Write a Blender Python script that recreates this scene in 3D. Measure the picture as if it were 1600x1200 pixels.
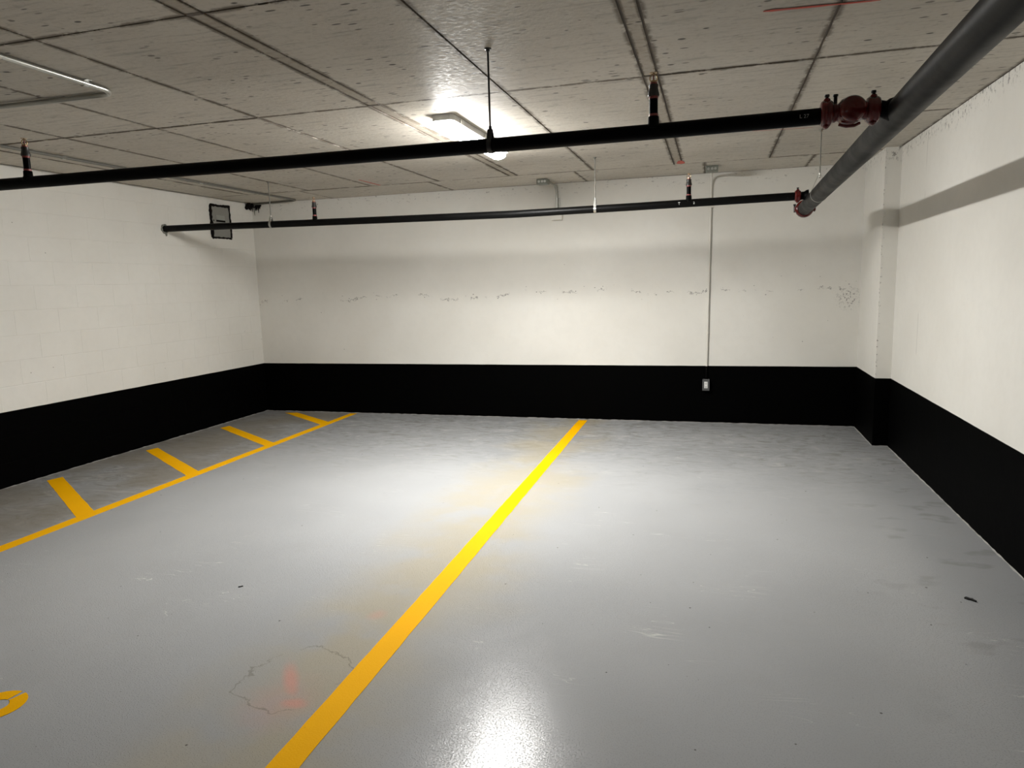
import bpy, bmesh, math, random
from mathutils import Vector, Matrix
random.seed(7)
PI = math.pi
for o in list(bpy.data.objects):
    bpy.data.objects.remove(o)
scene = bpy.context.scene
C = scene.collection

# ------------------------------------------------------------------ camera
CAM_H = 1.5135
YAW, PITCH, ROLL = math.radians(-16.178), math.radians(8.194), math.radians(-1.556)
fw = Vector((math.sin(YAW)*math.cos(PITCH), math.cos(YAW)*math.cos(PITCH), -math.sin(PITCH)))
rt = Vector((math.cos(YAW), -math.sin(YAW), 0))
up = rt.cross(fw)
r2 = rt*math.cos(ROLL) + up*math.sin(ROLL)
u2 = -rt*math.sin(ROLL) + up*math.cos(ROLL)
cam = bpy.data.cameras.new('camera')
cam.sensor_fit = 'HORIZONTAL'; cam.sensor_width = 36.0; cam.lens = 36.0*1092.91/1600
cam.clip_start = 0.05; cam.clip_end = 60
camo = bpy.data.objects.new('camera', cam); C.objects.link(camo)
camo.matrix_world = Matrix(((r2.x, u2.x, -fw.x, 0), (r2.y, u2.y, -fw.y, 0), (r2.z, u2.z, -fw.z, CAM_H), (0, 0, 0, 1)))
scene.camera = camo

# ------------------------------------------------------------------ world, exposure
w = bpy.data.worlds.new('world'); scene.world = w; w.use_nodes = True
w.node_tree.nodes['Background'].inputs[0].default_value = (0.02, 0.02, 0.02, 1)
w.node_tree.nodes['Background'].inputs[1].default_value = 1.0
scene.view_settings.view_transform = 'Standard'
scene.view_settings.look = 'None'
scene.view_settings.gamma = 1.0
scene.view_settings.use_curve_mapping = False
scene.view_settings.exposure = 0.0
LAMP_STRENGTH = 490.0          # emission of the lamp in view
AISLE_STRENGTH = 18.0          # emission of the lamps over the drive aisle behind the camera
LAMP_COLOR = (1.0, 0.985, 0.952)

# ------------------------------------------------------------------ dimensions (metres)
H = 2.554            # ceiling
XL, XR, XJ = -5.42, 1.49, 1.366   # left wall, right wall, thick part of the right wall
YB, YJ = 7.535, 6.70              # back wall, front of the thick part
YF = -6.0                          # wall behind the camera
BAND = 0.605                       # black paint up to here

# ------------------------------------------------------------------ node helpers
def lin(r, g, b):
    f = lambda c: (c/255/12.92 if c/255 <= 0.04045 else ((c/255+0.055)/1.055)**2.4)
    return (f(r), f(g), f(b), 1.0)

class NT:
    def __init__(self, name):
        self.m = bpy.data.materials.new(name); self.m.use_nodes = True
        self.t = self.m.node_tree; self.b = self.t.nodes['Principled BSDF']
    def n(self, typ, ins=None, **kw):
        nd = self.t.nodes.new(typ)
        for k, v in kw.items(): setattr(nd, k, v)
        for k, v in (ins or {}).items(): self.set(nd.inputs[k], v)
        return nd
    def set(self, sock, v):
        if isinstance(v, bpy.types.NodeSocket): self.t.links.new(v, sock)
        elif isinstance(v, bpy.types.Node): self.t.links.new(v.outputs[0], sock)
        else: sock.default_value = v
    def math(self, op, a, b=None, c=None, clamp=False):
        nd = self.n('ShaderNodeMath', operation=op); nd.use_clamp = clamp
        self.set(nd.inputs[0], a)
        if b is not None: self.set(nd.inputs[1], b)
        if c is not None: self.set(nd.inputs[2], c)
        return nd.outputs[0]
    def pos(self):
        return self.n('ShaderNodeNewGeometry').outputs['Position']
    def xyz(self, v):
        s = self.n('ShaderNodeSeparateXYZ'); self.set(s.inputs[0], v); return s.outputs
    def scale(self, v, s):
        nd = self.n('ShaderNodeMapping'); self.set(nd.inputs['Vector'], v); nd.inputs['Scale'].default_value = s; return nd.outputs[0]
    def noise(self, v, s, d=3, r=0.55, dist=0.0, out='Fac'):
        nd = self.n('ShaderNodeTexNoise'); self.set(nd.inputs['Vector'], v)
        nd.inputs['Scale'].default_value = s; nd.inputs['Detail'].default_value = d; nd.inputs['Roughness'].default_value = r
        nd.inputs['Distortion'].default_value = dist
        return nd.outputs[out]
    def ramp(self, v, a, b, lo=0.0, hi=1.0):
        nd = self.n('ShaderNodeMapRange'); nd.clamp = True; nd.interpolation_type = 'SMOOTHSTEP'
        self.set(nd.inputs['Value'], v)
        nd.inputs['From Min'].default_value = a; nd.inputs['From Max'].default_value = b
        nd.inputs['To Min'].default_value = lo; nd.inputs['To Max'].default_value = hi
        return nd.outputs[0]
    def mix(self, f, a, b, mode='MIX'):
        nd = self.n('ShaderNodeMix', data_type='RGBA', blend_type=mode)
        self.set(nd.inputs[0], f); self.set(nd.inputs[6], a); self.set(nd.inputs[7], b)
        return nd.outputs[2]
    def pits(self, v, scale, keep, size):
        """sparse dark dots: 1 in the dot, 0 outside"""
        vo = self.n('ShaderNodeTexVoronoi'); self.set(vo.inputs['Vector'], v); vo.inputs['Scale'].default_value = scale
        rnd = self.xyz(vo.outputs['Color'])
        k = self.math('LESS_THAN', rnd[0], keep)
        sz = self.math('MULTIPLY', rnd[1], size)
        d = self.math('SUBTRACT', sz, vo.outputs['Distance'])
        return self.math('MULTIPLY', self.ramp(d, 0.0, size*0.35), k)
    def bump(self, hgt, strength, dist=0.01):
        nd = self.n('ShaderNodeBump'); nd.inputs['Strength'].default_value = strength; nd.inputs['Distance'].default_value = dist
        self.set(nd.inputs['Height'], hgt); self.set(self.b.inputs['Normal'], nd.outputs[0])
    def base(self, c, rough=None, metal=None, spec=None):
        self.set(self.b.inputs['Base Color'], c)
        if rough is not None: self.set(self.b.inputs['Roughness'], rough)
        if metal is not None: self.set(self.b.inputs['Metallic'], metal)
        if spec is not None: self.set(self.b.inputs['Specular IOR Level'], spec)
        return self.m

def plain(name, col, rough=0.5, metal=0.0, var=0.12, scale=30, spec=0.5):
    k = NT(name); p = k.pos()
    n = k.noise(p, scale, 4)
    dark = tuple(c*(1-var) for c in col[:3])+(1,); lite = tuple(min(1, c*(1+var)) for c in col[:3])+(1,)
    return k.base(k.mix(n, dark, lite), k.ramp(n, 0.2, 0.8, max(0.02, rough-0.06), min(1, rough+0.06)), metal, spec)

BLACK = (0.0010, 0.0010, 0.0010, 1)
def wall_paint(name, cracks=None, smudge=0.0, pits=0.5):
    k = NT(name); p = k.pos(); x, y, z = k.xyz(p)
    big = k.noise(p, 0.9, 2)
    fine = k.noise(p, 14, 3)
    c = k.mix(k.ramp(big, 0.3, 0.7), (0.67, 0.652, 0.600, 1), (0.735, 0.72, 0.672, 1))
    c = k.mix(k.ramp(fine, 0.35, 0.75, 0.0, 0.10), c, (0.55, 0.53, 0.48, 1))
    hgt = fine
    if pits:
        pm = k.pits(p, 7.0, 0.10*pits, 0.055)
        pm2 = k.pits(p, 19.0, 0.05*pits, 0.10)
        pm = k.math('MAXIMUM', pm, pm2)
        c = k.mix(k.math('MULTIPLY', pm, 0.75), c, (0.07, 0.06, 0.05, 1))
    if cracks == 'back':
        # ragged cold-joint line across the wall, broken into pieces
        wob = k.noise(k.scale(p, (1, 1, 0.2)), 1.7, 1)
        jag = k.noise(p, 26, 4, 0.7)
        zc = k.math('ADD', k.math('MULTIPLY', wob, 0.22), k.math('MULTIPLY', jag, 0.13))
        d = k.math('ABSOLUTE', k.math('SUBTRACT', k.math('SUBTRACT', z, zc), 1.205))
        on = k.ramp(k.noise(k.scale(p, (1, 1, 0.1)), 4.1, 3, 0.75), 0.47, 0.56)
        line = k.math('MULTIPLY', k.ramp(d, 0.001, 0.006, 1, 0), on)
        near = k.ramp(d, 0.02, 0.10, 1, 0)
        frag = k.pits(k.scale(p, (1, 1, 1.8)), 34, 0.20, 0.42)
        line = k.math('MAXIMUM', line, k.math('MULTIPLY', frag, near))
        # scabbed patch near the right-hand corner
        dx = k.math('SUBTRACT', x, 1.27); dz = k.math('SUBTRACT', z, 1.285)
        rr = k.math('SQRT', k.math('ADD', k.math('MULTIPLY', dx, dx), k.math('MULTIPLY', dz, dz)))
        scab = k.math('MULTIPLY', k.ramp(rr, 0.03, 0.15, 1, 0), k.ramp(k.noise(p, 45, 3, 0.7), 0.54, 0.60))
        # blow holes rising right of the conduit
        right = k.ramp(x, -0.2, 0.8)
        hz = k.ramp(k.math('ABSOLUTE', k.math('SUBTRACT', z, 1.30)), 0.1, 0.45, 1, 0)
        blow = k.math('MULTIPLY', k.math('MULTIPLY', k.pits(p, 14, 0.26, 0.20), right), hz)
        line = k.math('MAXIMUM', line, k.math('MAXIMUM', scab, blow))
        # roughness along the ceiling
        tops = k.math('MULTIPLY', k.ramp(z, 2.40, 2.50), k.ramp(k.noise(k.scale(p, (1, 1, 2.0)), 22, 5, 0.7), 0.60, 0.66))
        line = k.math('MAXIMUM', line, k.math('MULTIPLY', tops, 0.6))
        c = k.mix(k.math('MULTIPLY', line, 0.80), c, (0.06, 0.055, 0.05, 1))
    if cracks == 'right':
        tops = k.math('MULTIPLY', k.ramp(k.math('ADD', z, k.math('MULTIPLY', k.noise(p, 2.0, 2), 0.16)), 2.50, 2.60), k.ramp(k.noise(k.scale(p, (1, 1.6, 1)), 24, 4, 0.75), 0.55, 0.62))
        seam = k.ramp(k.math('ABSOLUTE', k.math('SUBTRACT', y, 5.96)), 0.002, 0.006, 0.55, 0)
        jag = k.math('MULTIPLY', k.ramp(k.math('ADD', k.math('ABSOLUTE', k.math('SUBTRACT', y, 6.70)), k.math('ABSOLUTE', k.math('SUBTRACT', x, XJ))), 0.002, 0.022, 1, 0), k.ramp(k.noise(p, 40, 3, 0.7), 0.57, 0.64))
        line = k.math('MAXIMUM', k.math('MAXIMUM', tops, k.math('MULTIPLY', seam, k.ramp(k.noise(p, 3.0, 2), 0.45, 0.55))), jag)
        c = k.mix(k.math('MULTIPLY', line, 0.72), c, (0.09, 0.08, 0.07, 1))
        # pale drips of fresh paint
        drip = k.math('MULTIPLY', k.ramp(k.noise(k.scale(p, (1, 9, 1.2)), 1.6, 2), 0.60, 0.66), k.math('MULTIPLY', k.ramp(y, 6.0, 6.2), k.ramp(z, 1.95, 2.1)))
        c = k.mix(k.math('MULTIPLY', drip, 0.35), c, (0.80, 0.78, 0.74, 1))
    band = k.ramp(k.math('ADD', z, k.math('MULTIPLY', k.noise(p, 5, 2), 0.004)), BAND+0.0005, BAND+0.0035, 1, 0)
    c = k.mix(band, c, BLACK)
    k.bump(hgt, 0.25, 0.004)
    rough = k.ramp(band, 0, 1, 0.62, 0.55)
    k.set(k.b.inputs['Specular IOR Level'], k.ramp(band, 0, 1, 0.35, 0.015))
    return k.base(c, rough)

def concrete(name, lo, hi, edge=True):
    k = NT(name); p = k.pos()
    oi = k.n('ShaderNodeObjectInfo')
    big = k.noise(p, 1.1, 2)
    streak = k.noise(k.scale(p, (1.2, 9.0, 1.0)), 3.2, 4, 0.70)
    fine = k.noise(p, 42, 2, 0.6)
    c = k.mix(k.ramp(big, 0.3, 0.7), lo, hi)
    c = k.mix(k.ramp(oi.outputs['Random'], 0, 1, 0.0, 0.30), c, tuple(v*0.82 for v in lo[:3])+(1,))
    c = k.mix(k.ramp(streak, 0.50, 0.72, 0, 0.50), c, tuple(v*0.45 for v in lo[:3])+(1,))
    c = k.mix(k.ramp(fine, 0.55, 0.75, 0, 0.25), c, tuple(v*0.5 for v in lo[:3])+(1,))
    pq = k.scale(p, (0.75, 1.3, 1))
    clus = k.ramp(k.noise(p, 1.8, 2), 0.40, 0.60)
    pm = k.math('MAXIMUM', k.math('MULTIPLY', k.pits(pq, 17, 0.42, 0.30), clus), k.pits(pq, 9, 0.24, 0.15))
    pm = k.math('MAXIMUM', pm, k.math('MULTIPLY', k.pits(k.scale(p, (0.45, 1.6, 1)), 30, 0.30, 0.42), clus))
    c = k.mix(k.math('MULTIPLY', pm, 0.85), c, (0.025, 0.02, 0.015, 1))
    hgt = fine
    if edge:
        at = k.n('ShaderNodeAttribute', attribute_name='edge')
        e = k.math('MULTIPLY', at.outputs['Fac'], k.ramp(k.noise(p, 7, 4, 0.8), 0.26, 0.60))
        e = k.ramp(e, 0.18, 0.80, 0, 0.85)
        c = k.mix(e, c, (0.12, 0.095, 0.07, 1))
    k.bump(hgt, 0.35, 0.004)
    return k.base(c, k.ramp(fine, 0.3, 0.7, 0.48, 0.66), 0.0, 0.28)

def floor_mat():
    k = NT('grey_floor_paint'); p = k.pos(); x, y, z = k.xyz(p)
    big = k.noise(p, 0.7, 2)
    mid = k.noise(p, 4.5, 3, 0.6, 0.8)
    fine = k.noise(p, 120, 3, 0.6)
    c = k.mix(k.ramp(big, 0.3, 0.7), (0.302, 0.308, 0.314, 1), (0.340, 0.346, 0.352, 1))
    c = k.mix(k.ramp(mid, 0.45, 0.75, 0, 0.12), c, (0.27, 0.265, 0.25, 1))
    # trowel marks and bare patches towards the back wall and the left bay
    back = k.math('MAXIMUM', k.ramp(k.math('ADD', y, k.math('MULTIPLY', mid, 2.0)), 5.6, 8.2), k.ramp(x, -4.0, -4.4))
    tro = k.noise(k.scale(p, (1.0, 2.2, 1)), 3.4, 5, 0.70, 2.2)
    c = k.mix(k.math('MULTIPLY', k.ramp(tro, 0.47, 0.68, 0, 0.65), back), c, (0.185, 0.178, 0.16, 1))
    c = k.mix(k.math('MULTIPLY', k.ramp(tro, 0.46, 0.32, 0, 0.60), back), c, (0.47, 0.46, 0.43, 1))
    dirt = k.math('MULTIPLY', k.ramp(x, -4.05, -4.35), k.ramp(k.noise(p, 1.3, 3), 0.25, 0.6))
    c = k.mix(k.math('MULTIPLY', dirt, 0.65), c, (0.235, 0.205, 0.155, 1))
    # pale scratches
    scr = k.noise(k.scale(p, (0.6, 5.0, 1)), 2.1, 2, 0.7, 1.2)
    scm = k.math('MULTIPLY', k.ramp(k.math('ABSOLUTE', k.math('SUBTRACT', scr, 0.5)), 0.0, 0.006, 1, 0), k.ramp(k.noise(p, 2.3, 2), 0.55, 0.68))
    c = k.mix(k.math('MULTIPLY', scm, 0.5), c, (0.62, 0.61, 0.57, 1))
    # yellowish overspray and stains beside the stripe
    dl = k.math('ABSOLUTE', k.math('ADD', k.math('ADD', x, 1.42), k.math('MULTIPLY', k.math('SUBTRACT', k.noise(p, 1.4, 3), 0.5), 0.9)))
    yel = k.math('MULTIPLY', k.ramp(dl, 0.05, 0.62, 1, 0), k.ramp(k.noise(p, 2.2, 3), 0.25, 0.55))
    c = k.mix(k.math('MULTIPLY', yel, 0.48), c, (0.37, 0.31, 0.185, 1))
    # pink marking-paint smear and the repaired ring round it
    def blob(cx, cy, sx, sy, lo, hi, th=0.0):
        dx = k.math('SUBTRACT', x, cx); dy = k.math('SUBTRACT', y, cy); ct, st = math.cos(th), math.sin(th)
        a = k.math('DIVIDE', k.math('ADD', k.math('MULTIPLY', dx, ct), k.math('MULTIPLY', dy, st)), sx)
        b = k.math('DIVIDE', k.math('SUBTRACT', k.math('MULTIPLY', dy, ct), k.math('MULTIPLY', dx, st)), sy)
        r = k.math('SQRT', k.math('ADD', k.math('MULTIPLY', a, a), k.math('MULTIPLY', b, b)))
        r = k.math('ADD', r, k.math('MULTIPLY', k.math('SUBTRACT', k.noise(p, 9, 4), 0.5), 0.9))
        return r, k.ramp(r, lo, hi, 1, 0)
    _, pk1 = blob(-1.565, 2.19, 0.040, 0.17, 0.1, 1.2, 0.64)
    _, pk2 = blob(-1.475, 2.065, 0.075, 0.045, 0.1, 1.2)
    _, pk4 = blob(-1.52, 2.06, 0.18, 0.20, 0.1, 1.2)
    _, pk3 = blob(-1.49, 2.77, 0.05, 0.06, 0.2, 1.2)
    pk = k.math('MAXIMUM', k.math('MAXIMUM', pk1, pk2), k.math('MAXIMUM', k.math('MULTIPLY', pk3, 0.4), k.math('MULTIPLY', pk4, 0.3)))
    c = k.mix(k.math('MULTIPLY', pk, 0.55), c, (0.60, 0.25, 0.20, 1))
    rr, _ = blob(-1.56, 2.22, 0.215, 0.215, 0, 1)
    ring = k.math('MULTIPLY', k.ramp(k.math('ABSOLUTE', k.math('SUBTRACT', rr, 1.0)), 0.0, 0.035, 1, 0), k.ramp(k.noise(p, 4.0, 2), 0.38, 0.52))
    c = k.mix(k.math('MULTIPLY', ring, 0.45), c, (0.12, 0.11, 0.09, 1))
    # old tyre and damp patches on the right
    damp = k.math('MULTIPLY', k.ramp(x, 0.5, 1.3), k.ramp(k.noise(k.scale(p, (1, 1.7, 1)), 3.3, 3, 0.5), 0.58, 0.68))
    c = k.mix(k.math('MULTIPLY', damp, 0.35), c, (0.16, 0.155, 0.14, 1))
    sp = k.math('MAXIMUM', k.pits(p, 11, 0.13, 0.09), k.pits(p, 26, 0.05, 0.15))
    c = k.mix(k.math('MULTIPLY', sp, 0.8), c, (0.05, 0.045, 0.04, 1))
    drops = k.ramp(k.noise(p, 170, 2, 0.5), 0.58, 0.66)
    soft = k.noise(p, 9, 3)
    hgt = k.math('ADD', k.math('ADD', k.math('MULTIPLY', drops, 0.9), k.math('MULTIPLY', fine, 0.25)), k.math('MULTIPLY', soft, 0.4))
    k.bump(hgt, 0.45, 0.004)
    return k.base(c, k.ramp(mid, 0.3, 0.8, 0.20, 0.26), 0.0, 0.20)

def yellow_mat():
    k = NT('yellow_line_paint'); p = k.pos()
    n = k.noise(p, 3.0, 4); f = k.noise(p, 160, 3)
    c = k.mix(n, (0.76, 0.375, 0.0, 1), (0.84, 0.415, 0.0, 1))
    c = k.mix(k.math('MULTIPLY', k.pits(p, 40, 0.05, 0.18), 0.6), c, (0.12, 0.08, 0.02, 1))
    k.bump(f, 0.3, 0.003)
    return k.base(c, 0.6, 0.0, 0.05)

def pipe_mat(name, col, rough, scuff, spec=0.5):
    k = NT(name); p = k.pos()
    n = k.noise(p, 5, 5, 0.6)
    s = k.noise(k.scale(p, (2.2, 2.2, 7)), 4.5, 6, 0.75, 1.5)
    c = k.mix(n, col, tuple(v*1.5 for v in col[:3])+(1,))
    c = k.mix(k.ramp(s, 0.66, 0.78, 0, scuff), c, (0.22, 0.21, 0.19, 1))
    k.bump(k.noise(p, 90, 3), 0.06, 0.002)
    return k.base(c, k.ramp(n, 0.3, 0.7, rough-0.06, rough+0.08), 0.0, spec)

def emit_mat(name, strength):
    k = NT(name)
    k.base((0.9, 0.9, 0.88, 1), 0.4)
    k.set(k.b.inputs['Emission Color'], LAMP_COLOR+(1,)); # the diodes face down: the lens is brightest underneath and dimmer on its flanks and ends
    nz = k.xyz(k.n('ShaderNodeNewGeometry').outputs['Normal'])[2]
    k.set(k.b.inputs['Emission Strength'], k.ramp(nz, -0.95, -0.15, strength, strength*0.05))
    return k.m

M = dict(
    back=wall_paint('white_paint_back_wall', 'back', pits=1.0),
    right=wall_paint('white_paint_right_wall', 'right', pits=1.2),
    block=wall_paint('white_paint_block', None, pits=0.12),
    ceil=concrete('ceiling_concrete', (0.48, 0.445, 0.385, 1), (0.555, 0.52, 0.455, 1)),
    strip=concrete('ceiling_strip_concrete', (0.36, 0.322, 0.265, 1), (0.41, 0.37, 0.31, 1)),
    joint=plain('joint_laitance', (0.12, 0.10, 0.08, 1), 0.8, var=0.4, scale=60),
    floor=floor_mat(), yellow=yellow_mat(),
    pblack=pipe_mat('black_pipe_lacquer', (0.0010, 0.0010, 0.0011, 1), 0.45, 0.06, 0.05),
    pscuff=pipe_mat('scuffed_black_pipe', (0.0022, 0.0022, 0.0021, 1), 0.42, 0.45, 0.10),
    pgrey=pipe_mat('charcoal_pipe', (0.0055, 0.0055, 0.0052, 1), 0.44, 0.16, 0.09),
    red=plain('red_enamel', (0.085, 0.0045, 0.004, 1), 0.18, var=0.2, scale=25),
    tape=plain('red_thread_sealant', (0.22, 0.045, 0.04, 1), 0.5, var=0.2, scale=80),
    rod=plain('dull_threaded_rod', (0.16, 0.155, 0.135, 1), 0.6, 0.3, scale=60),
    steel=plain('zinc_steel', (0.50, 0.50, 0.47, 1), 0.35, 0.9, scale=40),
    dsteel=plain('dark_steel', (0.035, 0.035, 0.035, 1), 0.4, 0.6, scale=40),
    galv=plain('galvanised_conduit', (0.42, 0.42, 0.39, 1), 0.32, 0.85, scale=25),
    boxm=plain('galvanised_box', (0.20, 0.21, 0.18, 1), 0.45, 0.5, scale=30),
    brass=plain('brass', (0.42, 0.30, 0.17, 1), 0.3, 0.9, scale=60),
    iron=plain('black_iron_fitting', (0.016, 0.015, 0.014, 1), 0.45, var=0.3, scale=60),
    lampbody=plain('grey_lamp_housing', (0.62, 0.62, 0.60, 1), 0.45, scale=20),
    lamp=emit_mat('lit_lamp_lens', LAMP_STRENGTH), aisle=emit_mat('lit_aisle_lamp_lens', AISLE_STRENGTH),
    white=plain('white_conduit_paint', (0.66, 0.64, 0.58, 1), 0.45, var=0.06),
    blackpaint=plain('black_wall_paint', BLACK, 0.5, var=0.2, spec=0.05),
    sealant=plain('black_fire_sealant', (0.0035, 0.0022, 0.0018, 1), 0.7, var=0.4, scale=50, spec=0.1),
    putty=plain('grey_putty', (0.20, 0.20, 0.17, 1), 0.7, var=0.3, scale=60),
    damper=plain('grey_damper_plate', (0.235, 0.232, 0.21, 1), 0.5, var=0.1, scale=12),
    labelm=plain('grey_label', (0.30, 0.30, 0.27, 1), 0.5, var=0.1),
    redpaint=plain('red_marking_paint', (0.52, 0.055, 0.03, 1), 0.55, var=0.25, scale=18),
    chalk=plain('pale_chalk', (0.26, 0.26, 0.25, 1), 0.8, var=0.3, scale=200),
    wchalk=plain('white_marker', (0.75, 0.75, 0.72, 1), 0.7, var=0.15, scale=200),
    outlet=plain('white_receptacle', (0.72, 0.72, 0.70, 1), 0.35, var=0.04),
    slot=plain('dark_slot', (0.01, 0.01, 0.01, 1), 0.5),
    outbox=plain('grey_outlet_box', (0.11, 0.11, 0.11, 1), 0.38, 0.4, scale=30),
    edge=plain('bare_concrete_edge', (0.33, 0.32, 0.30, 1), 0.8, var=0.3, scale=60),
    litter=plain('black_rubber', (0.008, 0.008, 0.008, 1), 0.6, var=0.3),
)

# ------------------------------------------------------------------ mesh helpers
class MB:
    def __init__(self): self.v = []; self.f = []; self.sm = []
    def add(self, vs, fs, smooth=False):
        o = len(self.v); self.v += [tuple(v) for v in vs]
        self.f += [tuple(i+o for i in f) for f in fs]; self.sm += [smooth]*len(fs); return self
    def box(self, a, b):
        x0, y0, z0 = a; x1, y1, z1 = b
        return self.add([(x0,y0,z0),(x1,y0,z0),(x1,y1,z0),(x0,y1,z0),(x0,y0,z1),(x1,y0,z1),(x1,y1,z1),(x0,y1,z1)],
                        [(0,3,2,1),(4,5,6,7),(0,1,5,4),(1,2,6,5),(2,3,7,6),(3,0,4,7)])
    def bbox(self, a, b, c=0.004):
        """box with all edges bevelled"""
        bm = bmesh.new()
        vs = [bm.verts.new(p) for p in [(a[0],a[1],a[2]),(b[0],a[1],a[2]),(b[0],b[1],a[2]),(a[0],b[1],a[2]),(a[0],a[1],b[2]),(b[0],a[1],b[2]),(b[0],b[1],b[2]),(a[0],b[1],b[2])]]
        for f in [(0,3,2,1),(4,5,6,7),(0,1,5,4),(1,2,6,5),(2,3,7,6),(3,0,4,7)]: bm.faces.new([vs[i] for i in f])
        bmesh.ops.bevel(bm, geom=bm.edges[:], offset=c, segments=2, affect='EDGES', profile=0.5)
        bm.verts.index_update()
        self.add([v.co[:] for v in bm.verts], [[v.index for v in f.verts] for f in bm.faces]); bm.free(); return self
    def lathe(self, prof, org, axis, n=24, caps=True):
        """prof = [(distance along axis, radius)]"""
        ax = Vector(axis).normalized(); t = Vector((0,0,1)) if abs(ax.z) < 0.9 else Vector((1,0,0))
        u = ax.cross(t).normalized(); w_ = ax.cross(u); org = Vector(org)
        vs = []
        for d, r in prof:
            for i in range(n):
                a = 2*PI*i/n; vs.append(org+ax*d+(u*math.cos(a)+w_*math.sin(a))*r)
        fs = []
        for j in range(len(prof)-1):
            for i in range(n):
                fs.append((j*n+i, j*n+(i+1)%n, (j+1)*n+(i+1)%n, (j+1)*n+i))
        self.add(vs, fs, True)
        if caps:
            m = len(prof)-1
            self.add(vs[:n], [tuple(range(n-1,-1,-1))]); self.add(vs[m*n:], [tuple(range(n))])
        return self
    def tube(self, pts, r, n=16, caps=True):
        pts = [Vector(p) for p in pts]; vs = []; u = None
        for i, p in enumerate(pts):
            d = (pts[min(i+1, len(pts)-1)]-pts[max(i-1, 0)]).normalized()
            if u is None:
                t = Vector((0,0,1)) if abs(d.z) < 0.9 else Vector((1,0,0)); u = d.cross(t).normalized()
            u = (u-d*u.dot(d)).normalized(); w_ = d.cross(u)
            rr = r[i] if isinstance(r, (list, tuple)) else r
            for k in range(n):
                a = 2*PI*k/n; vs.append(p+(u*math.cos(a)+w_*math.sin(a))*rr)
        fs = [(j*n+i, j*n+(i+1)%n, (j+1)*n+(i+1)%n, (j+1)*n+i) for j in range(len(pts)-1) for i in range(n)]
        self.add(vs, fs, True)
        if caps:
            self.add(vs[:n], [tuple(range(n-1,-1,-1))]); self.add(vs[-n:], [tuple(range(n))])
        return self
    def prism(self, poly, a, b, axis='z'):
        """extrude a polygon (list of 2-tuples) from a to b along axis"""
        n = len(poly)
        mk = {'z': lambda p, h: (p[0], p[1], h), 'x': lambda p, h: (h, p[0], p[1]), 'y': lambda p, h: (p[0], h, p[1])}[axis]
        vs = [mk(p, a) for p in poly]+[mk(p, b) for p in poly]
        fs = [tuple(range(n-1,-1,-1)), tuple(range(n, 2*n))]+[(i, (i+1)%n, n+(i+1)%n, n+i) for i in range(n)]
        return self.add(vs, fs)
    def loop(self, path, th, a, b, axis):
        """closed strap: closed path in a plane, thickness th, extruded a..b along axis ('x' or 'y')"""
        n = len(path); inn = []; out = []
        for i in range(n):
            p = Vector(path[i]); t = (Vector(path[(i+1)%n])-Vector(path[i-1])).normalized(); nn = Vector((t.y, -t.x))
            inn.append(p-nn*th/2); out.append(p+nn*th/2)
        mk = (lambda p, h: (h, p.x, p.y)) if axis == 'x' else (lambda p, h: (p.x, h, p.y))
        vs = [mk(p, a) for p in inn]+[mk(p, a) for p in out]+[mk(p, b) for p in inn]+[mk(p, b) for p in out]
        fs = []
        for i in range(n):
            j = (i+1)%n
            fs += [(i, j, n+j, n+i), (2*n+i, 3*n+i, 3*n+j, 2*n+j), (n+i, n+j, 3*n+j, 3*n+i), (i, 2*n+i, 2*n+j, j)]
        return self.add(vs, fs)
    def mesh(self, name, m):
        me = bpy.data.meshes.new(name); me.from_pydata(self.v, [], self.f); me.materials.append(m)
        me.polygons.foreach_set('use_smooth', self.sm); me.validate()
        bm = bmesh.new(); bm.from_mesh(me); bmesh.ops.recalc_face_normals(bm, faces=bm.faces[:]); bm.to_mesh(me); bm.free()
        return me
    def build(self, name, m, parent=None, loc=(0,0,0)):
        return link(name, self.mesh(name, m), parent, loc)

def link(name, me, parent=None, loc=(0,0,0)):
    o = bpy.data.objects.new(name, me); C.objects.link(o); o.location = loc
    if parent is not None: o.parent = parent
    return o
def tag(o, label=None, cat=None, group=None, kind=None):
    if label: o['label'] = label
    if cat: o['category'] = cat
    if group: o['group'] = group
    if kind: o['kind'] = kind
    return o
def thing(name, label, cat, loc=(0,0,0), group=None):
    o = bpy.data.objects.new(name, None); o.empty_display_size = 0.05; C.objects.link(o); o.location = loc
    return tag(o, label, cat, group)
def copy_tree(o, parent=None):
    c = o.copy(); C.objects.link(c); c.parent = parent
    for ch in list(o.children): copy_tree(ch, c)
    return c
def text_mesh(s, size, name):
    cu = bpy.data.curves.new(name, 'FONT'); cu.body = s; cu.size = size; cu.resolution_u = 3
    cu.extrude = 0.0004
    ob = bpy.data.objects.new(name, cu); C.objects.link(ob)
    dg = bpy.context.evaluated_depsgraph_get()
    me = bpy.data.meshes.new_from_object(ob.evaluated_get(dg))
    bpy.data.objects.remove(ob); bpy.data.curves.remove(cu)
    return me

# ------------------------------------------------------------------ structure
T = 0.25
floor = tag(MB().box((XL-T, YF-T, -T), (XR+T, YB+T, 0)).build('floor', M['floor']), 'grey painted concrete garage floor with stains', kind='structure')
wall_back = tag(MB().box((XL-T, YB, 0), (XR+T, YB+T, H)).build('wall_back', M['back']), 'white painted concrete back wall with a black lower band', kind='structure')
wall_right = tag(MB().prism([(XR, YF), (XR, YJ), (XJ, YJ), (XJ, YB), (XR+T, YB), (XR+T, YF)], 0, H).build('wall_right', M['right']),
                 'white painted concrete right wall, thicker at its far end', kind='structure')
wall_front = tag(MB().box((XL-T, YF-T, 0), (XR+T, YF, H)).build('wall_front', M['right']), 'garage wall behind the camera', kind='structure')

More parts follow.
